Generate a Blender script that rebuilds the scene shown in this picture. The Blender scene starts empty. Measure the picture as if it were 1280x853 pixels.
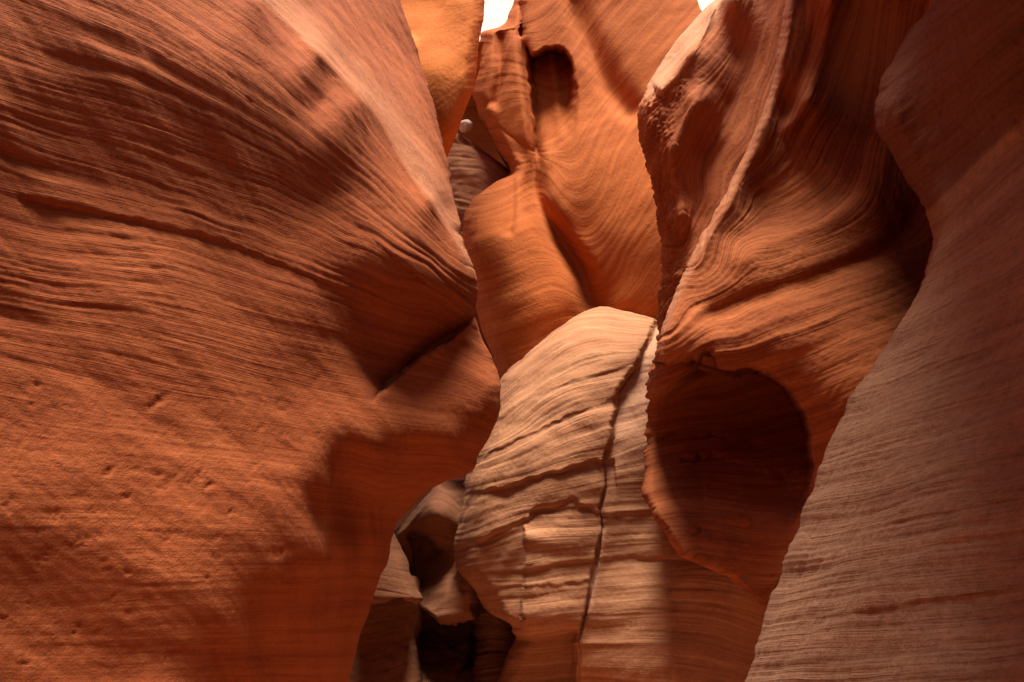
import bpy, math, random
import numpy as np

# ------------------------------------------------------------------ scene, camera
sc = bpy.context.scene
col = sc.collection
FPX = 782.0                      # focal length in photo pixels (photo 1280 x 853)
PITCH = math.radians(12.0)
CAM = np.array([0.0, 0.0, 1.7])
FWD = np.array([0.0, math.cos(PITCH), math.sin(PITCH)])
UPV = np.array([0.0, -math.sin(PITCH), math.cos(PITCH)])
RGT = np.array([1.0, 0.0, 0.0])

cam = bpy.data.cameras.new('camera'); cam_o = bpy.data.objects.new('camera', cam); col.objects.link(cam_o)
cam.sensor_width = 36.0; cam.lens = 36.0 * FPX / 1280.0
cam.clip_start = 0.05; cam.clip_end = 500
cam_o.location = CAM; cam_o.rotation_euler = (math.pi / 2 + PITCH, 0, 0)
cam.dof.use_dof = True; cam.dof.focus_distance = 3.6; cam.dof.aperture_fstop = 7.0
sc.camera = cam_o

def world(px, py, d):
    px = np.asarray(px, float); py = np.asarray(py, float); d = np.asarray(d, float)
    x = (px - 640.0) / FPX * d; y = (426.5 - py) / FPX * d
    return CAM + x[..., None] * RGT + y[..., None] * UPV + d[..., None] * FWD

# ------------------------------------------------------------------ noise
_rs = np.random.RandomState(7)
_perm = np.concatenate([_rs.permutation(512)] * 3)
_val = _rs.rand(512) * 2 - 1
_g3 = _rs.randn(512, 3); _g3 /= np.linalg.norm(_g3, axis=1)[:, None]

def perlin(p):
    p = np.asarray(p, float)
    i = np.floor(p).astype(int); f = p - i
    w = f * f * f * (f * (f * 6 - 15) + 10)
    out = 0
    for dx in (0, 1):
        for dy in (0, 1):
            for dz in (0, 1):
                h = _perm[_perm[_perm[(i[..., 0] + dx) & 511] + ((i[..., 1] + dy) & 511)] + ((i[..., 2] + dz) & 511)]
                g = _g3[h]
                v = g[..., 0] * (f[..., 0] - dx) + g[..., 1] * (f[..., 1] - dy) + g[..., 2] * (f[..., 2] - dz)
                wt = (w[..., 0] if dx else 1 - w[..., 0]) * (w[..., 1] if dy else 1 - w[..., 1]) * (w[..., 2] if dz else 1 - w[..., 2])
                out = out + v * wt
    return out * 1.5

def n3(x, y, z=0.0):
    x, y = np.broadcast_arrays(np.asarray(x, float), np.asarray(y, float))
    return perlin(np.stack([x, y, np.zeros_like(x) + z], -1))

def sstep(a, b, x):
    t = np.clip((x - a) / (b - a), 0, 1)
    return t * t * (3 - 2 * t)

# ------------------------------------------------------------------ scattered interpolation
def tps(pts, vals, lam=0.0):
    P = np.asarray(pts, float) / 100.0; V = np.asarray(vals, float); n = len(P)
    def U(r2): return np.where(r2 > 1e-12, 0.5 * r2 * np.log(np.maximum(r2, 1e-12)), 0)
    K = U(((P[:, None] - P[None]) ** 2).sum(-1)) + lam * np.eye(n)
    Q = np.c_[np.ones(n), P]
    M = np.block([[K, Q], [Q.T, np.zeros((3, 3))]])
    sol = np.linalg.solve(M, np.r_[V, 0, 0, 0])
    def f(x, y):
        x = np.asarray(x, float) / 100.0; y = np.asarray(y, float) / 100.0
        r = sol[n] + sol[n + 1] * x + sol[n + 2] * y
        for k in range(n):
            r = r + sol[k] * U((x - P[k, 0]) ** 2 + (y - P[k, 1]) ** 2)
        return r
    return f

def depth_field(rows, lam=0.0):
    pts, vals = [], []
    for y, lst in rows:
        for a in lst:
            if len(a) == 3: pts.append((a[0], a[1])); vals.append(a[2])
            else: pts.append((a[0], y)); vals.append(a[1])
    return tps(pts, vals, lam)

def strata_field(isos, lam=0.02):
    pts, vals = [], []
    for s, line in isos:
        line = np.array(line, float)
        seg = np.linalg.norm(np.diff(line, axis=0), axis=1); L = np.r_[0, np.cumsum(seg)]
        n = max(3, int(L[-1] / 60))
        for t in np.linspace(0, L[-1], n):
            pts.append((np.interp(t, L, line[:, 0]), np.interp(t, L, line[:, 1]))); vals.append(s)
    return tps(pts, vals, lam)

def smooth_line(pts, n=6):
    p = np.array(pts, float)
    out = []
    for i in range(len(p) - 1):
        p0 = p[max(i - 1, 0)]; p1 = p[i]; p2 = p[i + 1]; p3 = p[min(i + 2, len(p) - 1)]
        for t in np.linspace(0, 1, n, endpoint=False):
            out.append(0.5 * (2 * p1 + (p2 - p0) * t + (2 * p0 - 5 * p1 + 4 * p2 - p3) * t * t + (3 * p1 - p0 - 3 * p2 + p3) * t ** 3))
    out.append(p[-1])
    return np.array(out)

def line_dist(x, y, line, n=6):
    """signed distance (px) to a polyline: positive on its right-hand side walking along it (image axes), and position along it 0..1"""
    L = smooth_line(line, n)
    best = np.full(np.shape(x), 1e9); sg = np.ones(np.shape(x)); along = np.zeros(np.shape(x))
    cum = np.r_[0, np.cumsum(np.linalg.norm(np.diff(L, axis=0), axis=1))]
    for k in range(len(L) - 1):
        a, b = L[k], L[k + 1]; e = b - a; l2 = (e ** 2).sum() + 1e-9
        t = np.clip(((x - a[0]) * e[0] + (y - a[1]) * e[1]) / l2, 0, 1)
        dx = x - (a[0] + t * e[0]); dy = y - (a[1] + t * e[1])
        d = np.hypot(dx, dy); cr = e[0] * (y - a[1]) - e[1] * (x - a[0])
        m = d < best
        best = np.where(m, d, best); sg = np.where(m, np.sign(cr + 1e-9), sg)
        along = np.where(m, (cum[k] + t * (cum[k + 1] - cum[k])) / cum[-1], along)
    return best * sg, along

def groove(line, depth, wl, wr=None, ends=0.12):
    """a valley (depth>0) or ridge (depth<0) along a line, wl / wr = widths on its left / right side"""
    wr = wl if wr is None else wr
    def f(x, y):
        d, a = line_dist(x, y, line)
        w = np.where(d < 0, wl, wr)
        e = sstep(0, ends, a) * sstep(0, ends, 1 - a) if ends > 0 else 1
        return depth * e * np.exp(-np.abs(d) / w * 1.2) if ends >= 0 else 0
    return f

def softgroove(line, depth, wl, wr=None, ends=0.12):
    wr = wl if wr is None else wr
    def f(x, y):
        d, a = line_dist(x, y, line)
        w = np.where(d < 0, wl, wr)
        e = sstep(0, ends, a) * sstep(0, ends, 1 - a)
        return depth * e * np.exp(-(d / w) ** 2)
    return f

def ledge(line, depth, w, reach, ends=0.12, rough=1.0):
    """a step: depth jumps right of the line within w px, and dies away over reach px"""
    def f(x, y):
        d, a = line_dist(x, y, line)
        e = sstep(0, ends, a) * sstep(0, ends, 1 - a)
        m = np.clip(1 - .25 * rough + .9 * rough * n3(a * 5.5, 0 * a, line[0][0] * .37), .12, 1.5)
        d = d + rough * w * .8 * n3(x / 13.0, y / 13.0, line[0][1] * .21)
        return depth * m * e * sstep(-w * 0.3, w, d) * np.exp(-np.maximum(d, 0) / reach)
    return f

# ------------------------------------------------------------------ material
def rock_material(name, light, dark, vein, band=(9.0, 34.0), contrast=1.25, bump=0.6, grain=0.25, pale=(0.60, 0.29, 0.16)):
    m = bpy.data.materials.new(name); m.use_nodes = True
    nt = m.node_tree; N = nt.nodes; Lk = nt.links
    for n in list(N): N.remove(n)
    out = N.new('ShaderNodeOutputMaterial'); b = N.new('ShaderNodeBsdfPrincipled')
    b.inputs['Roughness'].default_value = 0.88; b.inputs['Specular IOR Level'].default_value = 0.18
    Lk.new(b.outputs[0], out.inputs[0])
    at = N.new('ShaderNodeAttribute'); at.attribute_name = 'strata'
    tc = N.new('ShaderNodeTexCoord')
    def bands(scale, stretch, detail, rough):
        mp = N.new('ShaderNodeMapping'); mp.inputs['Scale'].default_value = (stretch, scale, 0)
        Lk.new(at.outputs['Vector'], mp.inputs[0])
        n = N.new('ShaderNodeTexNoise'); n.inputs['Scale'].default_value = 1; n.inputs['Detail'].default_value = detail
        n.inputs['Roughness'].default_value = rough; n.inputs['Distortion'].default_value = 0.15
        Lk.new(mp.outputs[0], n.inputs['Vector'])
        return n.outputs['Fac']
    def math_(op, a, c):
        n = N.new('ShaderNodeMath'); n.operation = op
        for k, v in enumerate((a, c)):
            if isinstance(v, (int, float)): n.inputs[k].default_value = v
            else: Lk.new(v, n.inputs[k])
        return n.outputs[0]
    b1 = bands(band[0], 0.22, 4, 0.6); b2 = bands(band[1], 0.5, 4, 0.65); b3 = bands(band[1] * 2.6, 1.1, 2, 0.6)
    def objnoise(scale, detail, rough=0.6):
        n = N.new('ShaderNodeTexNoise'); n.inputs['Scale'].default_value = scale; n.inputs['Detail'].default_value = detail
        n.inputs['Roughness'].default_value = rough
        Lk.new(tc.outputs['Object'], n.inputs['Vector']); return n.outputs['Fac']
    mott = objnoise(2.2, 5); gr = objnoise(210, 3, 0.7); gr2 = objnoise(38, 4, 0.65)
    mix = math_('ADD', math_('MULTIPLY', b1, 0.42), math_('ADD', math_('MULTIPLY', b2, 0.40), math_('MULTIPLY', mott, 0.18)))
    r = N.new('ShaderNodeValToRGB')
    c = 0.5; w = 0.16 / max(contrast, 0.05)
    r.color_ramp.elements[0].position = max(0, c - w); r.color_ramp.elements[0].color = (*dark, 1)
    r.color_ramp.elements[1].position = min(1, c + w); r.color_ramp.elements[1].color = (*light, 1)
    Lk.new(mix, r.inputs[0])
    # thin darker iron lines
    rv = N.new('ShaderNodeValToRGB'); rv.color_ramp.elements[0].position = 0.56; rv.color_ramp.elements[0].color = (0, 0, 0, 1)
    rv.color_ramp.elements[1].position = 0.72; rv.color_ramp.elements[1].color = (0.8, 0.8, 0.8, 1)
    Lk.new(b2, rv.inputs[0])
    rw = N.new('ShaderNodeMapRange'); Lk.new(b3, rw.inputs[0]); rw.inputs[1].default_value = .56; rw.inputs[2].default_value = .74; rw.inputs[3].default_value = 0; rw.inputs[4].default_value = .55
    sx = N.new('ShaderNodeSeparateXYZ'); Lk.new(at.outputs['Vector'], sx.inputs[0])
    calmc = math_('ADD', 1.0, math_('MULTIPLY', math_('MINIMUM', sx.outputs[2], 0.0), 0.6))
    mv = N.new('ShaderNodeMix'); mv.data_type = 'RGBA'; Lk.new(math_('MULTIPLY', math_('MAXIMUM', rv.outputs[0], rw.outputs[0]), calmc), mv.inputs[0])
    Lk.new(r.outputs[0], mv.inputs[6]); mv.inputs[7].default_value = (*vein, 1)
    # bleached beds, fracture faces, and light or shade painted in by mask
    mp_ = N.new('ShaderNodeMix'); mp_.data_type = 'RGBA'; Lk.new(math_('MULTIPLY', sx.outputs[2], math_('ADD', math_('MULTIPLY', b2, 0.7), 0.55)), mp_.inputs[0])
    Lk.new(mv.outputs[2], mp_.inputs[6]); mp_.inputs[7].default_value = (*pale, 1)
    # grain
    mg = N.new('ShaderNodeMix'); mg.data_type = 'RGBA'; mg.blend_type = 'MULTIPLY'; mg.inputs[0].default_value = grain * 2
    rg = N.new('ShaderNodeValToRGB'); rg.color_ramp.elements[0].position = 0.3; rg.color_ramp.elements[0].color = (0.55, 0.52, 0.5, 1)
    rg.color_ramp.elements[1].position = 0.62; rg.color_ramp.elements[1].color = (1.12, 1.12, 1.12, 1)
    Lk.new(math_('ADD', math_('MULTIPLY', gr, 0.5), math_('MULTIPLY', gr2, 0.5)), rg.inputs[0])
    Lk.new(mp_.outputs[2], mg.inputs[6]); Lk.new(rg.outputs[0], mg.inputs[7])
    Lk.new(mg.outputs[2], b.inputs['Base Color'])
    bm_ = N.new('ShaderNodeMapRange'); Lk.new(objnoise(1.7, 3), bm_.inputs[0]); bm_.inputs[1].default_value = .38; bm_.inputs[2].default_value = .62; bm_.inputs[3].default_value = .1; bm_.inputs[4].default_value = .8
    calm = math_('ADD', 1.0, math_('MINIMUM', sx.outputs[2], 0.0))
    h = math_('ADD', math_('MULTIPLY', math_('MULTIPLY', math_('MULTIPLY', b2, calm), bm_.outputs[0]), 0.013), math_('ADD', math_('MULTIPLY', math_('MULTIPLY', b3, calm), 0.005), math_('ADD', math_('MULTIPLY', gr, 0.003), math_('MULTIPLY', gr2, 0.008))))
    bp = N.new('ShaderNodeBump'); bp.inputs['Strength'].default_value = bump; bp.inputs['Distance'].default_value = 1.0
    Lk.new(h, bp.inputs['Height']); Lk.new(bp.outputs[0], b.inputs['Normal'])
    return m

# ------------------------------------------------------------------ rock builder
def tag(o, label=None, cat=None, group=None, kind=None):
    if label: o['label'] = label
    if cat: o['category'] = cat
    if group: o['group'] = group
    if kind or label: o['kind'] = kind or 'thing'

def mesh_from_faces(name, V, S, q, mat):
    used = np.unique(q); remap = np.full(len(V), -1); remap[used] = np.arange(len(used)); q = remap[q]
    me = bpy.data.meshes.new(name)
    me.vertices.add(len(used)); me.vertices.foreach_set('co', V[used].reshape(-1))
    me.loops.add(q.size); me.loops.foreach_set('vertex_index', q.reshape(-1).astype(np.int32))
    me.polygons.add(len(q)); me.polygons.foreach_set('loop_start', np.arange(0, q.size, 4, dtype=np.int32))
    me.polygons.foreach_set('loop_total', np.full(len(q), 4, np.int32))
    me.polygons.foreach_set('use_smooth', np.ones(len(q), bool))
    me.update(calc_edges=True)
    a = me.attributes.new('strata', 'FLOAT_VECTOR', 'POINT'); a.data.foreach_set('vector', S[used].reshape(-1))
    me.materials.append(mat)
    o = bpy.data.objects.new(name, me); col.objects.link(o)
    return o

def mesh_from_grid(name, V, S, mat, close=True, pid=None, part_names=()):
    ny, nx = V.shape[:2]
    idx = np.arange(ny * nx).reshape(ny, nx)
    q = np.stack([idx[:-1, :-1], idx[1:, :-1], idx[1:, 1:], idx[:-1, 1:]], -1).reshape(-1, 4)
    if close:
        w = np.stack([idx[:-1, -1], idx[1:, -1], idx[1:, 0], idx[:-1, 0]], -1)
        q = np.concatenate([q, w])
    V = V.reshape(-1, 3); S = S.reshape(-1, 3)
    fp = np.zeros(len(q), int) if pid is None else pid.reshape(-1)[q].min(1)
    o = mesh_from_faces(name, V, S, q[fp == 0], mat)
    for k, pn in enumerate(part_names):
        if (fp == k + 1).any():
            c = mesh_from_faces(pn, V, S, q[fp == k + 1], mat); c.parent = o
    return o

def rock(name, left, right, depth, strata, mat, step=2.0, xstep=2.0, feats=(), amp=0.012, freq=(2.2, 7.0, 19.0), lump=0.012, lumpf=3.0,
         edge=(0, 0), edged=(0.3, 0.3), ext_l=((-1, 1, 0), 1.5), ext_r=((1, 1, 0), 1.5), ext_t=((0, 0, 1), 1.0), ext_b=((0, 0, -1), 2.0),
         pits=(), tscale=1.0, sharp=0.5, seed=0.0, crumble=None, pale=None, parts=(), ybow=None, jag=1.2, fine=1.0, ampmap=None):
    y0 = max(left[0][1], right[0][1]); y1 = min(left[-1][1], right[-1][1])
    ny = int((y1 - y0) / step) + 1
    ys = np.linspace(y0, y1, ny)
    def edge_line(P):
        P = np.array(P, float); fy = np.arange(y0 - 30, y1 + 30, .5); fx = np.interp(fy, P[:, 1], P[:, 0])
        k = np.exp(-(np.arange(-16, 17) * .5 / 3.0) ** 2); k /= k.sum()
        return np.interp(ys, fy[16:-16], np.convolve(fx, k, 'valid'))
    xl = edge_line(left); xr = edge_line(right)
    if jag:
        jn = lambda z: jag * (n3(ys / 17.0, np.zeros(ny), z + seed) + .55 * n3(ys / 5.0, np.zeros(ny), z + 20 + seed))
        xl = xl + jn(3.3) * (edge[0] > 0); xr = xr + jn(8.1) * (edge[1] > 0)
    nx = int(np.max(xr - xl) / xstep) + 2
    u = np.linspace(0, 1, nx)
    # gather columns towards rounded edges
    if edge[0] and edge[1]: u = u - 0.12 * np.sin(2 * np.pi * u) / 1.0 * 0.9
    elif edge[0]: u = 0.55 * u + 0.45 * u ** 2
    elif edge[1]: u = 1 - (0.55 * (1 - u) + 0.45 * (1 - u) ** 2)
    X = xl[:, None] + u[None] * (xr - xl)[:, None]; Y = np.repeat(ys[:, None], nx, 1)
    if ybow is not None: Y = Y + ybow(X, (Y - y0) / (y1 - y0))
    D = depth(X, Y)
    for f in feats: D = D + f(X, Y)
    for k, (e, ed) in enumerate(zip(edge, edged)):
        if e:
            dist = (X - xl[:, None]) if k == 0 else (xr[:, None] - X)
            t = np.clip(dist / e, 0, 1)
            D = D + ed * (1 - np.sqrt(np.maximum(0, 1 - (1 - t) ** 2)))
    S = strata(X, Y)
    PL = np.clip(pale(X, Y), -1, 1) if pale is not None else np.zeros_like(X)
    V = world(X, Y, D)
    PID = np.zeros(X.shape, int)
    for k, (pn, fn) in enumerate(parts): PID = np.where(fn(X, Y) & (PID == 0), k + 1, PID)
    # displacement along the surface normal
    gy = np.gradient(V, axis=0); gx = np.gradient(V, axis=1)
    n = np.cross(gx, gy); n /= np.linalg.norm(n, axis=-1)[..., None] + 1e-9
    n *= np.where((n * (CAM - V)).sum(-1) < 0, -1, 1)[..., None]
    T = X / 100.0 * tscale
    warp = 0.25 * n3(X / 130.0, Y / 130.0, 1.7 + seed)
    h = 0
    for k, fq in enumerate(freq):
        a = n3((S + warp * 0.35) * fq, T * (0.22 + 0.25 * k), 4.0 * k + seed)
        rr = 1 - 2 * np.abs(a)                       # ridged
        mod = 0.35 + 0.65 * sstep(-0.25, 0.35, n3(X / 160.0 + 9 * k, S * 0.9, 12.3 + seed + k))
        h = h + (sharp * rr + (1 - sharp) * 2 * a) * mod / (1.0 + 1.6 * k)
    h = amp * h
    if ampmap is not None: h = h * ampmap(X, Y)
    h = h + lump * n3(V[..., 0] * lumpf, V[..., 1] * lumpf + V[..., 2] * lumpf * 1.3, V[..., 2] * 0.0 + seed) \
          + fine * 0.35 * lump * n3(V[..., 0] * lumpf * 3.1, V[..., 1] * lumpf * 3.1 + V[..., 2] * lumpf * 3.7, 5 + seed) \
          + fine * 0.0016 * n3(V[..., 0] * 38, V[..., 1] * 38 + V[..., 2] * 41, 2 + seed)
    for (cx, cy, rx, ry, dp, rot) in pits:
        c, s_ = math.cos(rot), math.sin(rot)
        dx = (X - cx) * c + (Y - cy) * s_; dy = -(X - cx) * s_ + (Y - cy) * c
        h = h - .6 * dp * (.6 + .8 * n3(X / 5.0, Y / 4.0, cx)) * np.exp(-((dx / rx) ** 2 + (dy / ry) ** 2) ** 1.3)
    if crumble is not None:
        cw = crumble(X, Y)
        q = V * 16.0
        cr = np.abs(n3(q[..., 0], q[..., 1] + q[..., 2] * 1.2, 3)) + 0.6 * np.abs(n3(q[..., 0] * 2.3, q[..., 2] * 2.6 + q[..., 1], 6)) + 0.35 * np.abs(n3(q[..., 0] * 5, q[..., 2] * 5.2 + q[..., 1], 9))
        h = h + cw * (cr - 0.4)
    V = V + n * h[..., None]
    # hidden continuations
    def vec(e): d = np.array(e[0], float); return d / np.linalg.norm(d) * e[1]
    def ext(Vc, axis, tang, e, nseg):
        out = []; d = vec(e); tl = np.linalg.norm(d)
        for k in range(1, nseg + 1):
            t = (k / nseg)
            out.append(Vc + d * t ** 1.3)
        return out
    ks = 14
    lcols = ext(V[:, 0], 1, None, ext_l, ks)[::-1]; rcols = ext(V[:, -1], 1, None, ext_r, ks)
    V = np.concatenate([np.stack(lcols, 1), V, np.stack(rcols, 1)], 1)
    padS = lambda A: np.concatenate([np.repeat(A[:, :1], ks, 1), A, np.repeat(A[:, -1:], ks, 1)], 1)
    S = padS(S); T = padS(T); PL = padS(PL)
    T[:, :ks] -= np.linspace(1, 0, ks, endpoint=False)[None] * 2; T[:, -ks:] += np.linspace(1, 0, ks, endpoint=False)[::-1][None] * 2
    kr = 10
    trows = ext(V[0], 0, None, ext_t, kr)[::-1]; brows = ext(V[-1], 0, None, ext_b, kr)
    V = np.concatenate([np.stack(trows, 0), V, np.stack(brows, 0)], 0)
    padR = lambda A, s: np.concatenate([A[:1] - s * np.linspace(1, 0, kr, endpoint=False)[:, None], A, A[-1:] + s * np.linspace(1, 0, kr, endpoint=False)[::-1][:, None]], 0)
    S = padR(S, 2.0); T = padR(T, 0.0); PL = padR(PL, 0.0)
    SV = np.stack([T + seed * 3, S, PL], -1)
    PID = np.pad(PID, ((kr, kr), (ks, ks)))
    base = np.array([V[..., 0].mean(), V[..., 1].mean(), 0.0])
    o = mesh_from_grid(name, V - base, SV, mat, True, PID, [p[0] for p in parts])
    o.location = base
    return o

# ------------------------------------------------------------------ materials
M_left = rock_material('red_sandstone', (0.43, 0.118, 0.038), (0.265, 0.058, 0.017), (0.115, 0.023, 0.008), band=(6, 21), contrast=1.8)
M_far = rock_material('orange_sandstone', (0.54, 0.15, 0.034), (0.36, 0.084, 0.017), (0.20, 0.04, 0.009), band=(7, 26), contrast=1.6, pale=(.55, .24, .10))  # more orange, so the bounced glow sits in the base colour
M_crevice = rock_material('shade_toned_sandstone', (0.32, 0.135, 0.068), (0.20, 0.076, 0.036), (0.09, 0.03, 0.014))  # colour darkened to stand in for shade in the crevice
M_lobe = rock_material('amber_sandstone', (0.66, 0.20, 0.04), (0.54, 0.14, 0.026), (0.40, 0.09, 0.016), band=(7, 26), contrast=1.0, bump=.3)  # brighter orange puts bounced light into the lobe's colour
M_mid = rock_material('buff_sandstone', (0.51, 0.245, 0.125), (0.31, 0.125, 0.058), (0.12, 0.036, 0.015), contrast=1.9, pale=(.58, .32, .2))
M_right = rock_material('rust_sandstone', (0.49, 0.15, 0.05), (0.26, 0.06, 0.019), (0.12, 0.025, 0.009), band=(3.6, 15), contrast=2.0)
M_fin = rock_material('mauve_sandstone', (0.41, 0.215, 0.125), (0.26, 0.115, 0.063), (0.12, 0.045, 0.024), pale=(.17, .05, .024), band=(3.5, 17), contrast=1.7, grain=0.42, bump=.9)  # pale slot is a dark rust bed that also paints overhang shade
M_dark = rock_material('shaded_sandstone', (0.48, 0.22, 0.11), (0.34, 0.13, 0.06), (0.18, 0.06, 0.03))

# ------------------------------------------------------------------ left wall
A_depth = depth_field([
    (-300, [(0, 1.9), (150, 2.2), (300, 3.2), (420, 4.6)]),
    (0, [(0, 1.52), (160, 1.80), (290, 2.15), (325, 2.28), (345, 2.5), (400, 3.1), (500, 4.1)]),
    (70, [(370, 2.3), (395, 2.38), (415, 2.62), (440, 2.95), (515, 3.85)]),
    (130, [(0, 1.48), (200, 1.83), (400, 2.3), (445, 2.46), (468, 2.75), (538, 3.6)]),
    (250, [(0, 1.49), (200, 1.82), (400, 2.26), (520, 2.58), (540, 2.68), (570, 3.15)]),
    (340, [(0, 1.455), (200, 1.765), (400, 2.19), (540, 2.48), (592, 2.68)]),
    (420, [(0, 1.43), (200, 1.73), (380, 2.12), (500, 2.52), (600, 2.88)]),
    (490, [(0, 1.405), (200, 1.70), (380, 2.09), (520, 2.56), (625, 2.86)]),
    (560, [(0, 1.38), (200, 1.665), (370, 2.02), (500, 2.46), (600, 2.84)]),
    (578, [(410, 2.12), (480, 2.40), (560, 2.72), (594, 2.88)]),
    (606, [(370, 1.98), (408, 2.14), (440, 2.48), (500, 2.92), (550, 3.15)]),
    (640, [(0, 1.34), (200, 1.61), (350, 1.90), (395, 2.10), (440, 2.60), (500, 3.35)]),
    (690, [(345, 1.87), (400, 2.10), (440, 2.55), (484, 3.35)]),
    (740, [(0, 1.34), (200, 1.57), (320, 1.80), (375, 2.06), (430, 2.7), (468, 3.35)]),
    (853, [(0, 1.31), (150, 1.52), (280, 1.75), (330, 1.98), (400, 2.75), (435, 3.25)]),
    (1000, [(0, 1.26), (150, 1.45), (270, 1.7), (400, 3.2)]),
], 0.0005)
A_str = strata_field([
    (-2.5, [(420, -10), (500, 120), (560, 250)]), (-1.8, [(325, 0), (422, 98), (492, 183), (560, 285)]),
    (-1.0, [(200, 0), (330, 80), (450, 190), (560, 310)]), (0, [(0, 0), (200, 80), (400, 200), (540, 310)]),
    (.9, [(0, 90), (103, 122), (328, 197), (540, 325)]), (1.8, [(0, 178), (140, 220), (375, 300), (562, 375)]),
    (2.4, [(0, 239), (244, 290), (515, 389)]), (3.45, [(0, 345), (250, 385), (500, 450)]),
    (4.1, [(0, 395), (106, 412), (467, 500), (600, 520)]), (4.9, [(0, 480), (160, 514), (446, 554), (590, 575)]),
    (5.6, [(0, 560), (372, 600), (480, 620)]), (7, [(0, 700), (300, 695), (470, 695)]), (8.5, [(0, 853), (430, 853)])])
rnd = random.Random(4)
A_pits = [(200, 500, 9, 5, .02, -.6), (190, 510, 5, 4, .015, 0), (50, 480, 5, 4, .015, 0), (40, 506, 4, 3, .012, 0), (135, 590, 9, 4, .014, -.7), (260, 608, 6, 4, .013, -.6),
          (157, 622, 6, 4, .013, 0), (160, 715, 5, 3, .014, 0), (290, 640, 6, 4, .01, 0), (310, 128, 6, 4, .008, .6), (322, 230, 10, 3, .007, .3), (235, 45, 9, 3, .006, .3)]
for _ in range(60):
    A_pits.append((rnd.uniform(0, 400), rnd.uniform(470, 840), rnd.uniform(3, 8), rnd.uniform(2, 4), rnd.uniform(.002, .006), rnd.uniform(-.8, .3)))
for _ in range(22):
    A_pits.append((rnd.uniform(0, 480), rnd.uniform(20, 330), rnd.uniform(6, 18), rnd.uniform(2, 3.5), rnd.uniform(.002, .005), rnd.uniform(.2, .7)))
for _ in range(30):
    A_pits.append((rnd.uniform(-20, 400), rnd.uniform(470, 840), rnd.uniform(10, 24), rnd.uniform(5, 11), rnd.uniform(.003, .007), rnd.uniform(-.9, .2)))
A_left = [(-60, -300), (-60, 1000)]
A_right = [(420, -300), (470, -100), (500, 0), (515, 50), (535, 110), (553, 180), (575, 290), (592, 335), (598, 362), (594, 384), (592, 396), (610, 440), (624, 468), (629, 482), (626, 512), (612, 545),
           (594, 570), (592, 585), (560, 598), (525, 622), (493, 652), (487, 672), (486, 695), (470, 740), (450, 800), (435, 853), (400, 1000)]
def strip(x, y):
    d, _ = line_dist(x, y, [(310, -25), (323, -5), (375, 47), (422, 98), (469, 145), (492, 183), (520, 230), (590, 345)])
    return sstep(3, -5, d) * np.exp(-(np.maximum(-d - 10, 0) / 26) ** 2)
left_wall = rock('canyon_wall', A_left, A_right, A_depth, A_str, M_left, parts=[('nose', lambda x, y: (line_dist(x, y, [(612, 372), (592, 400), (560, 427), (515, 458), (480, 490), (450, 525), (440, 575)])[0] < 0) & (y < 586) & (x > 430) & (y > 380))], pale=lambda x, y: -.8 * sstep(430, 560, y) + .42 * strip(x, y), step=2.2, xstep=2.2, amp=0.008, lump=0.02, lumpf=2.6, ampmap=lambda x, y: 1 - .78 * sstep(400, 500, y),
     edge=(0, 22), edged=(0, .25), ext_l=((.03, -1, 0), 7.0), ext_r=((-1.3, 1, 0), 3.4), ext_t=((-.45, .2, 1), 3.0), pits=A_pits, seed=.3, freq=(3.3, 10, 27),  # unseen run behind the camera, lengthened to block low light
     feats=[ledge([(603, 380), (592, 400), (560, 427), (518, 456), (490, 480), (462, 510)], .15, 4, 40, ends=.2, rough=.4),
            groove([(323, -20), (375, 47), (422, 98), (469, 145), (492, 183), (520, 230), (590, 345)], -.05, 24, 9),
            ledge([(515, 389), (380, 340), (244, 290), (0, 239)][::-1], .018, 8, 60, rough=.35), ])
tag(left_wall, 'big rust red canyon wall filling the left side, with a jutting nose', 'rock wall')

# ------------------------------------------------------------------ right foreground fin
B_depth = depth_field([
    (-250, [(1150, 1.75), (1220, 1.05), (1340, 0.65)]),
    (0, [(1165, 2.4), (1210, 1.7), (1280, 1.17), (1340, .96)]),
    (140, [(1093, 2.5), (1130, 2.45), (1200, 2.2), (1280, 1.85), (1340, 1.7)]),
    (230, [(1140, 2.45), (1200, 2.2), (1280, 1.78), (1340, 1.6)]),
    (300, [(1165, 2.25), (1220, 1.95), (1280, 1.63), (1340, 1.43)]),
    (430, [(1110, 2.15), (1200, 1.72), (1280, 1.42), (1340, 1.22)]),
    (590, [(1020, 2.1), (1100, 1.65), (1200, 1.32), (1340, 1.02)]),
    (720, [(975, 2.05), (1100, 1.42), (1200, 1.17), (1340, .92)]),
    (853, [(930, 2.0), (1050, 1.4), (1200, 1.05), (1340, .85)]),
    (1000, [(880, 2.0), (1050, 1.25), (1340, .78)]),
], 0.0005)
B_str = strata_field([(0, [(1165, 120), (1280, 20)]), (1, [(1130, 230), (1280, 110)]), (2, [(1165, 300), (1280, 200)]), (3, [(1140, 390), (1280, 310)]), (4, [(1080, 490), (1280, 415)]),
    (5, [(1040, 580), (1280, 515)]), (6, [(983, 674), (1280, 618)]), (7.1, [(953, 775), (1280, 735)]), (8, [(930, 853), (1280, 830)])])
B_pits = [(rnd.uniform(980, 1280), rnd.uniform(350, 840), rnd.uniform(3, 7), rnd.uniform(2, 5), rnd.uniform(.001, .003), rnd.uniform(-.8, .2)) for _ in range(70)]
for _ in range(50):
    B_pits.append((rnd.uniform(960, 1300), rnd.uniform(320, 850), rnd.uniform(8, 22), rnd.uniform(4, 10), rnd.uniform(.002, .006), rnd.uniform(-.6, 0)))
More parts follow.
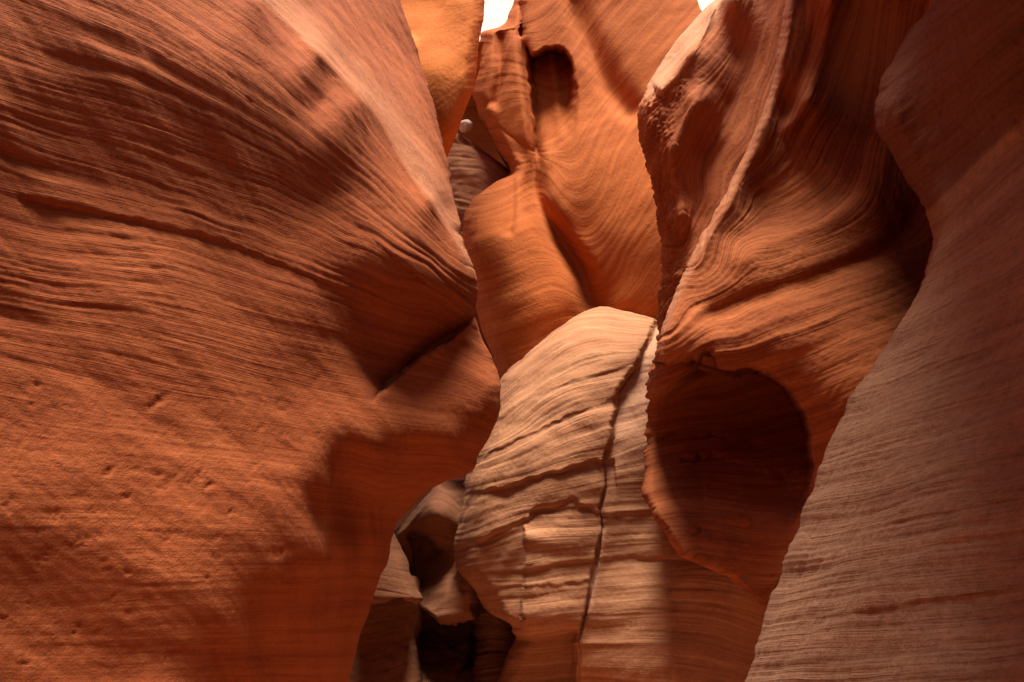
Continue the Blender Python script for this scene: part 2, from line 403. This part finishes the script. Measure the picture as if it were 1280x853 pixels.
B_left = [(1160, -250), (1185, -60), (1168, 0), (1135, 45), (1106, 92), (1093, 130), (1096, 165), (1112, 190), (1140, 232), (1160, 270), (1166, 300), (1160, 330), (1148, 365), (1110, 430), (1062, 498),
          (1021, 590), (1000, 650), (962, 755), (930, 853), (880, 1000)]
fin = rock('sandstone_fin', B_left, [(1340, -250), (1340, 1000)], B_depth, B_str, M_fin, pale=lambda x, y: -.3 + 1.3 * sstep(8, -8, line_dist(x, y, [(1350, 85), (1280, 150), (1220, 205), (1165, 262), (1080, 330)])[0] * -1), amp=0.011, lump=0.012, lumpf=4, edge=(34, 0), edged=(.35, 0),  # dark tint above the bed line paints in the overhang's shade
     ext_l=((1, 1, 0), 1.6), ext_r=((-.08, -1, 0), 7.0), ext_t=((-.25, 0.1, .9), .9), pits=B_pits, seed=2.1, sharp=.3,  # long unseen run behind the camera also keeps low light out
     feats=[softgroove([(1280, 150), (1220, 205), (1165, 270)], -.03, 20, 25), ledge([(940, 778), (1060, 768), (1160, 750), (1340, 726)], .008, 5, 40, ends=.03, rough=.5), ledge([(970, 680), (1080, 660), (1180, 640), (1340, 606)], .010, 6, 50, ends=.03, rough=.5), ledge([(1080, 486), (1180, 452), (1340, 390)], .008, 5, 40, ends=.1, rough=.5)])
tag(fin, 'greyish pink rounded rock fin close up at the lower right edge', 'rock wall')

# ------------------------------------------------------------------ right wall with the alcove
C_depth = depth_field([
    (-250, [(1000, 3.25), (1100, 2.95), (1240, 2.6)]),
    (0, [(981, 3.4), (1003, 3.5), (1032, 3.33), (1080, 3.6), (1165, 3.5), (1240, 3.4)]),
    (130, [(953, 3.35), (982, 3.5), (1015, 3.38), (1060, 3.62), (1110, 3.62), (1200, 3.4)]),
    (250, [(908, 3.25), (950, 3.42), (1000, 3.36), (1060, 3.33), (1100, 3.3), (1165, 3.42), (1240, 3.3)]),
    (345, [(853, 3.2), (900, 3.12), (950, 3.07), (1060, 3.08), (1110, 3.15), (1160, 3.3), (1240, 3.2)]),
    (430, [(824, 3.08), (870, 2.98), (950, 2.92), (1050, 2.87), (1130, 2.85)]),
    (500, [(815, 3.15), (900, 3.1), (980, 2.98), (1030, 2.85), (1100, 2.7)]),
    (590, [(808, 3.33), (900, 3.3), (1000, 3.05), (1060, 2.85)]),
    (660, [(835, 3.36), (900, 3.28), (980, 3.05), (1040, 2.9)]),
    (700, [(870, 3.25), (930, 3.18)]), (745, [(950, 3.1), (1000, 2.95)]),
], 0.0005)
C_str = strata_field([(-3, [(905, 0), (860, 60), (820, 105)]), (-2, [(960, 0), (930, 80), (880, 160), (850, 230)]), (-1, [(981, 0), (955, 135), (913, 234), (864, 332)]),
    (0, [(1015, 0), (1000, 60), (975, 130), (930, 215)]), (1, [(1060, 0), (1035, 60), (1015, 120), (980, 180), (930, 235)]), (2, [(1090, 0), (1075, 100), (1050, 200), (1000, 245), (920, 290), (855, 352)]),
    (3, [(1108, 190), (1100, 250), (1050, 295), (980, 315), (900, 360), (840, 410)]), (4, [(1160, 310), (1100, 335), (1000, 368), (900, 410), (835, 440)]), (4.7, [(1150, 350), (1050, 390), (950, 425), (880, 440)]),
    (5.5, [(1120, 420), (1010, 465), (900, 500)]), (6.4, [(1060, 510), (1010, 530), (820, 560)]), (7.2, [(1040, 610), (806, 620)]), (8, [(980, 700), (850, 690)])])
def C_alcove(x, y):
    d, a = line_dist(x, y, ALC)
    d = d + 3.0 * n3(x / 22.0, y / 22.0, 3.1) + 1.2 * n3(x / 7.0, y / 7.0, 3.1)
    inside = sstep(-2, 8, d)
    fade = 1 - sstep(515, 672, y)
    hang = .75 * np.exp(-(((x - 845) / 34) ** 2 + ((y - 458 - (845 - x) * .5) / 24) ** 2) ** 2)
    return inside * (1.08 * fade) * (1 - hang)
ALC = [(800, 436), (835, 446), (868, 442), (887, 437), (902, 456), (938, 457), (975, 473), (1000, 500), (1011, 530), (1018, 570), (1019, 592), (1010, 625), (990, 660), (975, 720)]
RIDGE = [(1000, -250), (985, -20), (979, 25), (975, 51), (967, 98), (952, 145), (936, 184), (913, 234), (885, 285), (864, 325), (846, 362), (832, 400), (824, 432)]
def C_crumble(x, y):
    d, _ = line_dist(x, y, RIDGE, 2)
    e, _ = line_dist(x, y, [(815, 450), (822, 480), (820, 520)])
    return .015 * np.exp(-(e / 16) ** 2)
def C_pale(x, y):
    d, _ = line_dist(x, y, RIDGE, 2)
    return .6 * np.exp(-((np.abs(d) - 2) / 6) ** 2) * sstep(450, 400, y)
C_left = RIDGE + [(815, 468), (811, 500), (813, 530), (808, 560), (806, 620), (822, 652), (850, 690), (880, 701), (915, 722), (946, 747)]
right_wall = rock('canyon_wall', C_left, [(1240, -250), (1240, 420), (1140, 500), (1080, 640), (1010, 747)], C_depth, C_str, M_right, step=1.6, xstep=1.6, amp=0.013, freq=(2.4, 8.0, 20.0), lump=0.010, lumpf=3,
     edge=(11, 0), edged=(.2, 0), ext_l=((.9, 1, 0), 1.4), ext_r=((1, -.2, 0), 1.2), ext_t=((-.3, -.2, 1), 1.2), ext_b=((.3, .5, -.2), .5), seed=5.2, crumble=C_crumble, pale=C_pale, fine=1.6, ampmap=lambda x, y: 1 + 1.6 * sstep(0, 12, line_dist(x, y, ALC)[0]) * sstep(430, 450, y), parts=[('ridge', lambda x, y: (np.abs(line_dist(x, y, RIDGE, 2)[0]) < 10) & (y < 425)), ('alcove', lambda x, y: (line_dist(x, y, ALC)[0] > 8) & (y < 690) & (y > 438))], sharp=.7, jag=1.0,
     feats=[C_alcove,
            softgroove([(1045, -40), (1034, 40), (1015, 110), (975, 175)], -.06, 10, 10),
            softgroove([(1150, 230), (1120, 300), (1040, 345), (930, 380), (860, 410)], .08, 24, 20),
            softgroove([(1108, 160), (1100, 215), (1060, 265), (980, 295), (900, 340)], -.05, 18, 18),
            ledge([(1015, 590), (960, 588), (900, 570), (865, 570), (815, 590)][::-1], .11, 8, 36, ends=.2), ledge([(812, 548), (850, 540), (910, 545), (960, 555)], .06, 7, 20, ends=.2), ledge([(835, 672), (900, 655), (980, 650)], .04, 8, 30, ends=.2),
            ])
tag(right_wall, 'swirling red canyon wall on the right with a dark arched alcove below', 'rock wall')

N_depth = depth_field([
    (-250, [(960, 4.4), (1010, 4.1), (1060, 4.2)]),
    (0, [(897, 4.3), (915, 4.05), (950, 4.05), (990, 3.8), (1040, 3.7)]),
    (70, [(835, 4.35), (868, 4.0), (920, 4.1), (975, 3.75)]),
    (130, [(798, 4.2), (835, 4.02), (874, 3.85), (905, 4.02), (960, 3.7)]),
    (190, [(805, 4.25), (842, 3.88), (880, 4.02), (940, 3.68)]),
    (270, [(822, 4.25), (853, 3.85), (880, 3.85), (920, 3.65)]),
    (345, [(829, 4.15), (850, 3.8), (880, 3.6)]), (440, [(823, 4.0), (850, 3.7)])], .0005)
def N_crumble(x, y):
    d, _ = line_dist(x, y, [(890, 40), (850, 105), (822, 140), (824, 200), (836, 260), (842, 320), (838, 400)])
    return .05 * np.exp(-(d / 18) ** 2) * sstep(85, 125, y)
flake = rock('rock_flake', [(960, -250), (897, 0), (874, 18), (850, 47), (819, 94), (799, 133), (799, 156), (805, 191), (815, 227), (822, 266), (829, 305), (830, 340), (825, 369), (824, 400), (823, 445)],
     [(1060, -250), (1040, 0), (1010, 120), (960, 220), (920, 300), (890, 345), (880, 445)], N_depth, C_str, M_right, step=1.4, xstep=1.4, amp=.018, freq=(2.5, 7, 17), lump=.012, edge=(14, 0), edged=(.25, 0), seed=31., sharp=.7,
     ext_l=((.8, 1, 0), 1.5), ext_r=((.6, .5, 0), .6), ext_t=((.5, .3, 1), 1.6), ext_b=((.3, 1, 0), .5), crumble=N_crumble, jag=1.2,
     pale=lambda x, y: 1.0 * sstep(30, 14, np.abs(line_dist(x, y, [(897, -10), (874, 18), (850, 47), (819, 94), (800, 130)])[0])) * sstep(135, 110, y),  # sunlight on the top edge put into the colour
     feats=[groove([(905, -40), (885, 31), (866, 66), (846, 98), (823, 117)], -.12, 8, 16, ends=.03),
            groove([(880, 105), (860, 150), (842, 191), (850, 240), (856, 300)], -.09, 8, 16)])
tag(flake, 'jagged broken rock flake with a pale top edge left of the long ridge', 'rock')

# ------------------------------------------------------------------ central boulder
CRACK = [(826, 396), (815, 410), (812, 424), (800, 440), (796, 455), (781, 472), (770, 488), (769, 512), (763, 530), (764, 548), (756, 575), (757, 610), (750, 636), (753, 660), (747, 694), (738, 738), (733, 765), (724, 797), (725, 825), (721, 853), (720, 960)]
D_depth = depth_field([
    (388, [(738, 5.6), (770, 5.6), (850, 5.7)]),
    (420, [(690, 5.15), (740, 4.95), (800, 4.98), (850, 5.1)]),
    (470, [(628, 5.1), (700, 4.68), (770, 4.66), (840, 4.72)]),
    (560, [(590, 4.8), (680, 4.42), (758, 4.4), (820, 4.45), (880, 4.5)]),
    (650, [(575, 4.65), (620, 4.45), (680, 4.32), (750, 4.33), (820, 4.36), (870, 4.2), (920, 3.95)]),
    (720, [(590, 4.58), (680, 4.26), (745, 4.27), (820, 4.2), (870, 3.85), (940, 3.38), (1000, 3.2)]),
    (780, [(605, 4.5), (640, 4.35), (700, 4.2), (735, 4.22), (800, 4.1), (880, 3.68), (940, 3.42), (1000, 3.2)]),
    (853, [(620, 4.4), (722, 4.22), (800, 4.0), (880, 3.62), (1000, 3.2)]), (960, [(620, 4.4), (722, 4.25), (880, 3.6), (1000, 3.2)])], .0005)
D_str = strata_field([(0, [(640, 455), (700, 410), (745, 392), (815, 403)]), (.8, [(610, 520), (690, 455), (745, 430), (795, 440), (850, 430)]), (1.6, [(590, 565), (690, 505), (770, 480), (850, 460)]), (2.2, [(585, 590), (680, 555), (762, 520), (850, 495)]),
    (2.8, [(580, 616), (641, 605), (702, 587), (757, 575), (850, 548)]), (3.4, [(575, 655), (650, 630), (752, 605), (860, 595)]), (4, [(572, 682), (613, 668), (660, 650), (752, 645), (860, 645)]), (4.9, [(580, 720), (650, 718), (748, 703), (900, 692)]), (5.7, [(610, 766), (735, 757), (850, 745), (960, 770)]), (6.4, [(640, 815), (725, 810), (850, 805), (960, 835)]), (7, [(640, 870), (725, 860), (960, 890)])])
D_left = [(745, 386), (722, 392), (690, 415), (655, 447), (628, 471), (612, 510), (594, 556), (582, 600), (577, 640), (571, 680), (574, 712), (596, 742), (612, 768), (640, 783), (641, 800), (630, 825), (620, 853), (610, 960)]
D_right = [(747, 386), (790, 391), (824, 400), (870, 420), (880, 640), (1000, 720), (1000, 853), (990, 960)]
def D_step(x, y):
    d, a = line_dist(x, y, CRACK, 1)
    up = 1 - sstep(470, 640, y)
    side = sstep(-1, 4, -d) * np.exp(-np.maximum(-d, 0) / 70)
    open_ = .05 + .05 * n3(y / 34.0, 0 * y, 4.4)
    return (.13 * up + .02) * side + np.maximum(open_, .01) * np.exp(-(d / 1.9) ** 2) + sstep(785, 800, y + .05 * (x - 690)) * sstep(0, 8, d) * .32 * (x > 600)
def D_pale(x, y):
    d, a = line_dist(x, y, CRACK, 1)
    vein = np.exp(-((d + 3) / 4.5) ** 2) * sstep(640, 690, y) * sstep(775, 740, y)
    return .8 * sstep(2, 6, -d) * sstep(640, 450, y) + .9 * vein
boulder = rock('sandstone_boulder', D_left, D_right, D_depth, D_str, M_mid, step=1.3, xstep=1.3, amp=0.015, freq=(3.2, 9.0, 23.0), lump=0.025, lumpf=2.6, edge=(30, 0), edged=(.5, 0),
     ext_l=((.5, 1, 0), 1.6), ext_r=((.6, .6, 0), .8), ext_t=((0, 1, .1), 1.0), seed=7.4, sharp=.7, jag=1.2, pale=D_pale,
     parts=[('slab', lambda x, y: line_dist(x, y, CRACK, 1)[0] < -1)],
     feats=[D_step,
            ledge([(560, 622), (600, 613), (641, 605), (670, 594), (702, 587), (730, 578), (768, 573)], .07, 4, 26, ends=.01),
            ledge([(555, 687), (590, 674), (613, 668), (640, 655), (658, 647), (672, 633), (690, 630), (716, 622), (735, 632), (760, 641)], .05, 5, 24, ends=.03),
            ledge([(580, 585), (640, 552), (690, 528), (785, 490)], .03, 4, 20, ends=.03), ledge([(600, 545), (660, 500), (720, 474), (800, 452)], .02, 4, 18, ends=.03),
            ledge([(654, 790), (652, 720), (656, 645)], -.05, 4, 60, ends=.15),
            ledge([(600, 733), (660, 731), (745, 726)], .02, 4, 14, ends=.05), ledge([(590, 708), (655, 705), (748, 699), (850, 695), (900, 697)], .025, 4, 16, ends=.05),
            ledge([(750, 642), (800, 640), (850, 640)], .03, 5, 16, ends=.1), softgroove([(832, 900), (846, 810), (850, 760), (838, 735)], .03, 8, 16)])
tag(boulder, 'pale buff domed boulder with layered ledges and a jagged crack in mid canyon', 'boulder')

# ------------------------------------------------------------------ far orange wall
F_depth = depth_field([
    (-200, [(640, 7.6), (760, 7.0), (920, 6.6)]),
    (0, [(645, 7.1), (700, 6.75), (745, 6.75), (800, 6.4), (900, 6.0)]),
    (60, [(602, 7.3), (625, 7.1), (650, 6.85), (690, 6.7), (740, 6.6), (800, 6.25), (900, 5.8)]),
    (130, [(595, 7.2), (620, 7.0), (655, 6.75), (700, 6.6), (760, 6.4), (800, 6.1), (870, 5.7)]),
    (200, [(636, 6.85), (660, 6.65), (700, 6.45), (750, 6.15), (820, 5.7)]),
    (290, [(580, 6.3), (610, 6.05), (650, 6.0), (690, 6.15), (720, 6.25), (760, 5.95), (830, 5.5)]),
    (380, [(600, 6.2), (630, 5.9), (670, 5.8), (710, 6.0), (740, 6.3), (770, 5.9), (840, 5.5)]),
    (470, [(625, 6.0), (680, 5.8), (740, 6.2), (840, 5.6)]), (520, [(640, 6.0), (840, 5.6)])], .0005)
F_str = strata_field([(0, [(671, 188), (740, 103), (824, 19)]), (-1, [(680, 90), (740, 20), (770, -20)]), (1, [(700, 235), (760, 160), (860, 40)]), (2, [(720, 290), (780, 200), (850, 110)]), (3, [(730, 344), (793, 269), (830, 200)]), (4, [(740, 378), (821, 290), (840, 260)]),
    (5.2, [(760, 420), (840, 360)]), (-.3, [(600, 110), (640, 95)]), (.5, [(610, 160), (660, 130)]), (1.6, [(640, 230), (672, 205)]), (2.3, [(580, 280), (640, 265), (690, 240)]), (3.1, [(586, 322), (680, 290)]), (4, [(605, 369), (715, 340)]), (5, [(621, 425), (730, 391)]), (6, [(630, 480), (740, 440)])], .05)
def F_alcove(x, y):
    wob = 2.5 * n3(x / 14.0, y / 14.0, 6.6)
    xl = np.interp(y, [40, 50, 90, 140, 190, 240], [655, 656, 660, 665, 669, 675]) + wob
    xr = np.interp(y, [50, 60, 80, 110, 150, 200, 250], [700, 711, 718, 722, 723, 716, 700]) + wob
    hood = np.interp(x, [650, 657, 664, 672, 684, 694, 705, 714, 722, 735], [44, 52, 67, 65, 60, 58, 62, 73, 100, 130]) + wob
    inside = sstep(-1, 5, x - xl) * sstep(-1, 5 + .22 * np.maximum(y - 80, 0), xr - x) * sstep(-2, 7, y - hood)
    deep = np.clip(1 - (y - 62) / 165.0, 0, 1) ** 1.25
    return inside * deep * (.80 - .13 * np.exp(-((x - 694 - (y - 110) * .12) / 7) ** 2))
F_left = [(650, -200), (646, -5), (641, 5), (631, 30), (621, 37), (614, 33), (605, 25), (600, 47), (596, 78), (590, 118), (600, 147), (615, 172), (621, 188), (637, 206), (638, 220), (621, 226), (610, 234), (592, 248), (580, 267), (578, 291), (585, 340), (600, 400), (622, 465), (630, 520)]
far_wall = rock('canyon_wall', F_left, [(838, -200), (869, -8), (876, 12), (905, 40), (890, 200), (860, 520)], F_depth, F_str, M_far, step=1.4, xstep=1.4, amp=0.012, lump=0.018, lumpf=1.6, edge=(20, 0), edged=(.6, 0),
     ext_l=((.3, 1, 0), 1.5), ext_r=((-.1, 1, 0), 1.5), ext_t=((.1, .4, 1), .8), seed=11.2, sharp=.4, jag=1.5, parts=[('hollow', lambda x, y: F_alcove(x, y) > .12)],
     feats=[F_alcove, lambda x, y: .0022 * 40 * np.log1p(np.exp((290 - y) / 40.0)),
            softgroove([(640, 170), (664, 200), (672, 250), (700, 300), (728, 345), (742, 400)], .42, 13, 15, ends=.3),
            softgroove([(708, -30), (722, 20), (742, 70), (765, 115), (800, 155)], .24, 20, 11, ends=.1),
            softgroove([(646, 20), (653, 60), (661, 120), (667, 170), (674, 230)], .20, 8, 6, ends=.25),
            softgroove([(626, 30), (626, 95), (617, 140)], .2, 6, 8), groove([(650, 0), (652, 50)], .15, 5, 5),
            softgroove([(640, 215), (641, 262), (636, 300)], .08, 5, 10),
            groove([(610, 150), (640, 172), (668, 190), (690, 205)], .02, 3, 3)])
tag(far_wall, 'tall bright orange wall at the far end with a hooded hollow', 'rock wall')

# ------------------------------------------------------------------ upper left far lobe
G_depth = depth_field([(-200, [(470, 6.2), (560, 6.1), (620, 6.3)]), (0, [(490, 5.6), (540, 5.5), (575, 5.25), (606, 5.45)]), (90, [(500, 5.15), (550, 4.95), (596, 5.1)]), (150, [(520, 5.05), (560, 4.95), (578, 5.05)]), (190, [(530, 5.1), (556, 5.15)])], .0005)
G_str = strata_field([(0, [(500, -20), (560, -30), (606, -25)]), (.8, [(520, 70), (565, 60), (604, 40)]), (1.6, [(530, 120), (565, 105), (598, 75)]), (2.4, [(540, 165), (570, 140), (588, 118)])])
lobe = rock('sandstone_lobe', [(430, -200), (470, 0), (510, 120), (535, 192)], [(625, -200), (606, 0), (605, 19), (600, 47), (597, 75), (590, 116), (580, 137), (574, 160), (556, 184), (552, 192)], G_depth, G_str, M_lobe, step=1.4, xstep=1.4, amp=.006, lump=.008, lumpf=2.5,
     edge=(0, 16), edged=(0, .3), ext_l=((-1, .5, 0), 1.5), ext_r=((-.3, 1, 0), 1.2), ext_t=((-.3, .3, 1), 1.2), ext_b=((-.3, .6, -.2), .6), seed=13.3, sharp=.3,
     feats=[ledge([(519, 62), (543, 28), (556, 0), (560, -60)][::-1], .22, 12, 80, rough=0)])
tag(lobe, 'smooth vivid orange lobe hanging at the top beside the patch of sky', 'rock lobe')

# ------------------------------------------------------------------ rocks in the gap
H_depth = depth_field([(160, [(550, 7.9), (600, 7.9), (650, 8.0)]), (220, [(560, 7.6), (600, 7.5), (650, 7.7)]), (300, [(560, 7.4), (650, 7.4)])], .0005)
H_str = strata_field([(0, [(560, 180), (600, 185), (640, 215)]), (1, [(560, 215), (600, 210), (640, 245)]), (2, [(560, 250), (640, 270)])])
inner = rock('sandstone_dome', [(566, 165), (545, 175), (530, 300)], [(573, 165), (586, 177), (602, 190), (624, 205), (660, 230), (680, 300)], H_depth, H_str, M_dark, step=1.2, xstep=1.2, amp=.03, lump=.03, edge=(6, 14), edged=(.3, .5), seed=15.,
     ext_l=((.1, 1, 0), 1), ext_r=((-.1, 1, 0), 1), ext_t=((0, 1, 0), 1))
tag(inner, 'small banded dark dome of rock down in the far gap', 'rock')

I_depth = depth_field([(40, [(520, 10), (700, 10)]), (300, [(520, 9.6), (700, 9.6)]), (900, [(520, 8.6), (700, 8.6)])])
I_str = strata_field([(0, [(520, 60), (700, 60)]), (2, [(520, 300), (700, 300)])])
back = rock('canyon_wall', [(440, 112), (440, 880)], [(720, 112), (720, 880)], I_depth, I_str, M_dark, step=4, xstep=4, ext_l=((-.3, 1, 0), 1), ext_r=((.3, 1, 0), 1), ext_t=((0, -1, -.3), 1.9), seed=17.)  # top extension is an added unseen roof that darkens the gap
tag(back, 'dark rock wall closing the deep gap behind the small dome', 'rock wall')

# ------------------------------------------------------------------ lower left folds
J_depth = depth_field([(605, [(548, 5.5)]), (640, [(515, 5.4), (545, 5.2), (578, 5.35)]), (690, [(480, 5.5), (515, 5.6), (545, 5.45), (590, 5.2)]), (740, [(480, 5.5), (520, 5.45), (560, 5.05), (590, 5.0)]), (776, [(480, 5.2), (540, 4.95), (590, 4.95)])], .0005)
J_str = strata_field([(0, [(510, 655), (548, 610), (575, 640)]), (1, [(490, 690), (545, 660), (585, 675)]), (2, [(500, 720), (540, 715), (590, 712)]), (3, [(500, 790), (530, 770), (590, 762)])])
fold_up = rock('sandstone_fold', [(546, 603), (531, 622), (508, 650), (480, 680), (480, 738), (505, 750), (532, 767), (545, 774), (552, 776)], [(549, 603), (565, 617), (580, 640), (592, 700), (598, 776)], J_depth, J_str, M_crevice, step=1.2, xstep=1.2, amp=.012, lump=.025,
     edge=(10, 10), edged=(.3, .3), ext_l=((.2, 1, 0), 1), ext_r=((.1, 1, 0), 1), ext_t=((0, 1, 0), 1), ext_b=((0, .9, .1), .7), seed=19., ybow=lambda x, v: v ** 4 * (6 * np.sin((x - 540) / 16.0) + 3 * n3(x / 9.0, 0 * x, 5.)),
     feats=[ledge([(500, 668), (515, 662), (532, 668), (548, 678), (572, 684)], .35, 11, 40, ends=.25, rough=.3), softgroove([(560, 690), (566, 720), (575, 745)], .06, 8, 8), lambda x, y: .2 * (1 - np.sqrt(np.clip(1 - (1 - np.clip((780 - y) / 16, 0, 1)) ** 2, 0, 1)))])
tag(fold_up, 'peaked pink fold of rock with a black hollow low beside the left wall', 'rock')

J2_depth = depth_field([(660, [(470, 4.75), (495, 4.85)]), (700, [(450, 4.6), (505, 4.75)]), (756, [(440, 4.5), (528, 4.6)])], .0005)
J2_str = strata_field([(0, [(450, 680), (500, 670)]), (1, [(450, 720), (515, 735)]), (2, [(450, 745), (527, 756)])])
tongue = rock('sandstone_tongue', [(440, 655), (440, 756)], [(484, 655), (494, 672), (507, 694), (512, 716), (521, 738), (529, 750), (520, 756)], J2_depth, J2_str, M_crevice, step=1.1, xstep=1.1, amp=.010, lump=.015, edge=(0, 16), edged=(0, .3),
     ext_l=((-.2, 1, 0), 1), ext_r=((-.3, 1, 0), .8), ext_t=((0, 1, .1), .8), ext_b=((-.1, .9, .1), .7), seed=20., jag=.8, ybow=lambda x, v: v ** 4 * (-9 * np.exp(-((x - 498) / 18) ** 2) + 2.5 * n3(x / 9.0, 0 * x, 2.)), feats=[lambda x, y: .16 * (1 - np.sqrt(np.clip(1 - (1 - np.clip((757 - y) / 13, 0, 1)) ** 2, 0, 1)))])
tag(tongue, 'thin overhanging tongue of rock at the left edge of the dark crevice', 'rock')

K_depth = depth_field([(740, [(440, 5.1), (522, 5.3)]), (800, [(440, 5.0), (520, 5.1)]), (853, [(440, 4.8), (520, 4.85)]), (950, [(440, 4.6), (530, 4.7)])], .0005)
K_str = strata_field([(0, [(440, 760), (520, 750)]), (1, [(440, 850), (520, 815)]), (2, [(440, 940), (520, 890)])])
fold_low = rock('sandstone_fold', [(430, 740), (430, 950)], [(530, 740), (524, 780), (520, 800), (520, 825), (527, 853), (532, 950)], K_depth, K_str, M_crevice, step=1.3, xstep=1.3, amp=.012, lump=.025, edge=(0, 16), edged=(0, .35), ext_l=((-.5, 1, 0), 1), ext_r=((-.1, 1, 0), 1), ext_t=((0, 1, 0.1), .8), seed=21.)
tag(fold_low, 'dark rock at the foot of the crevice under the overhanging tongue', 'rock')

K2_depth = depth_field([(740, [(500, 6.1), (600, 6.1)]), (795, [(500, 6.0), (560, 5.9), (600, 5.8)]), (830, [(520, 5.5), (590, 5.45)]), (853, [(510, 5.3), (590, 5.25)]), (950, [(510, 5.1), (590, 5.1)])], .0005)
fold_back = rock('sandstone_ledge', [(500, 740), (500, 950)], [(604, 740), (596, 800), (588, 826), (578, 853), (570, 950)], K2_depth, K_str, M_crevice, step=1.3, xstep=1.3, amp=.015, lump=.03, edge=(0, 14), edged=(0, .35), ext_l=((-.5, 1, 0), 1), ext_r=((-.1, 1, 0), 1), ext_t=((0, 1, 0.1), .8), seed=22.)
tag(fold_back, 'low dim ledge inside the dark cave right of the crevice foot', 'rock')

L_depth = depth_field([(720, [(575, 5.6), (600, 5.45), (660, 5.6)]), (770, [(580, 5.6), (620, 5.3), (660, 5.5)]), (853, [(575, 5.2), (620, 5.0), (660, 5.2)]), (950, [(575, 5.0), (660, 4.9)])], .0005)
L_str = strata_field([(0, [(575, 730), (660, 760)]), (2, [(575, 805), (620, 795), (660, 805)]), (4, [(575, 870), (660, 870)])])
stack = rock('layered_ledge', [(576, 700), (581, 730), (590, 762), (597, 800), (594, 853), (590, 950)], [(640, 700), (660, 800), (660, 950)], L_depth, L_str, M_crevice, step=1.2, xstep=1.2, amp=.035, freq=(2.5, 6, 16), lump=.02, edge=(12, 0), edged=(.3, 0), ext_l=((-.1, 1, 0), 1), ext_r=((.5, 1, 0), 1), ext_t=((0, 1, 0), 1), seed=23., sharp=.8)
tag(stack, 'thin grey layered ledge deep in the dark crevice beside the boulder foot', 'rock')

# ------------------------------------------------------------------ ball of pale stone wedged in the gap
def stone(name, c, r, mat, seed):
    import bmesh
    bm = bmesh.new(); bmesh.ops.create_icosphere(bm, subdivisions=4, radius=r)
    for v in bm.verts:
        p = np.array(v.co) / r
        v.co = v.co * (1 + .18 * float(n3(p[0] * 1.3 + seed, p[1] * 1.3 + p[2], p[2])) + .06 * float(n3(p[0] * 5 + seed, p[1] * 5 + p[2] * 4, 1)))
    me = bpy.data.meshes.new(name); bm.to_mesh(me); bm.free()
    for p in me.polygons: p.use_smooth = True
    me.materials.append(mat); o = bpy.data.objects.new(name, me); col.objects.link(o); o.location = c
    return o
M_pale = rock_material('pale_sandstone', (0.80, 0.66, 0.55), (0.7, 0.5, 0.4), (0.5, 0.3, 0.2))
st = stone('wedged_stone', world(582, 158.5, 7.85), .084, M_pale, 3.)
tag(st, 'small white rounded stone wedged in the black gap', 'stone')

R_depth = depth_field([(-150, [(560, 26), (960, 26)]), (80, [(560, 15), (960, 14)])])
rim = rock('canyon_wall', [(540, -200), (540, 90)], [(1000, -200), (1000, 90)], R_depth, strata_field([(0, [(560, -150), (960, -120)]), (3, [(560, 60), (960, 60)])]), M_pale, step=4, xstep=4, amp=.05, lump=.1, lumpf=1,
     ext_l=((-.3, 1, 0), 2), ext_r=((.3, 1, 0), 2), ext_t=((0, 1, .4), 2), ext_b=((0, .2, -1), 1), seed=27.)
tag(rim, 'far pale sunlit rock glowing white in the top gap', 'rock wall')

# ------------------------------------------------------------------ sandy floor
def floor():
    n = 160
    xs = np.linspace(-60, 60, n); ys = np.linspace(-60, 60, n)
    X, Y = np.meshgrid(np.sign(xs) * (np.abs(xs) / 60) ** 2.2 * 60, np.sign(ys) * (np.abs(ys) / 60) ** 2.2 * 60)
    Z = .04 * n3(X * .9, Y * .9, 1.)
    V = np.stack([X, Y + 4, Z], -1)
    S = np.stack([X, Y * .1, 0 * X], -1)
    o = mesh_from_grid('canyon_floor', V, S, M_dark, close=False); tag(o, kind='structure'); return o
floor()

# ------------------------------------------------------------------ light
SUN_EL, SUN_AZ = math.radians(78), math.radians(174)      # azimuth clockwise from +Y
w = bpy.data.worlds.new('World'); sc.world = w; w.use_nodes = True
nt = w.node_tree; bg = nt.nodes['Background']
sky = nt.nodes.new('ShaderNodeTexSky'); sky.sky_type = 'NISHITA'; sky.sun_disc = False
sky.sun_elevation = SUN_EL; sky.sun_rotation = SUN_AZ
nt.links.new(sky.outputs[0], bg.inputs[0]); bg.inputs[1].default_value = 0.05
sun = bpy.data.lights.new('sun', 'SUN'); sun.energy = 5.0; sun.angle = math.radians(26); sun.color = (1, .91, .78)
so = bpy.data.objects.new('sun', sun); col.objects.link(so)
dirv = np.array([math.sin(SUN_AZ) * math.cos(SUN_EL), math.cos(SUN_AZ) * math.cos(SUN_EL), math.sin(SUN_EL)])
from mathutils import Vector
so.rotation_euler = Vector(dirv).to_track_quat('Z', 'Y').to_euler(); so.location = (0, 0, 12)

sc.view_settings.view_transform = 'Standard'; sc.view_settings.look = 'None'
sc.view_settings.exposure = 1.03; sc.view_settings.gamma = 1.0
sc.cycles.max_bounces = 8; sc.cycles.diffuse_bounces = 3
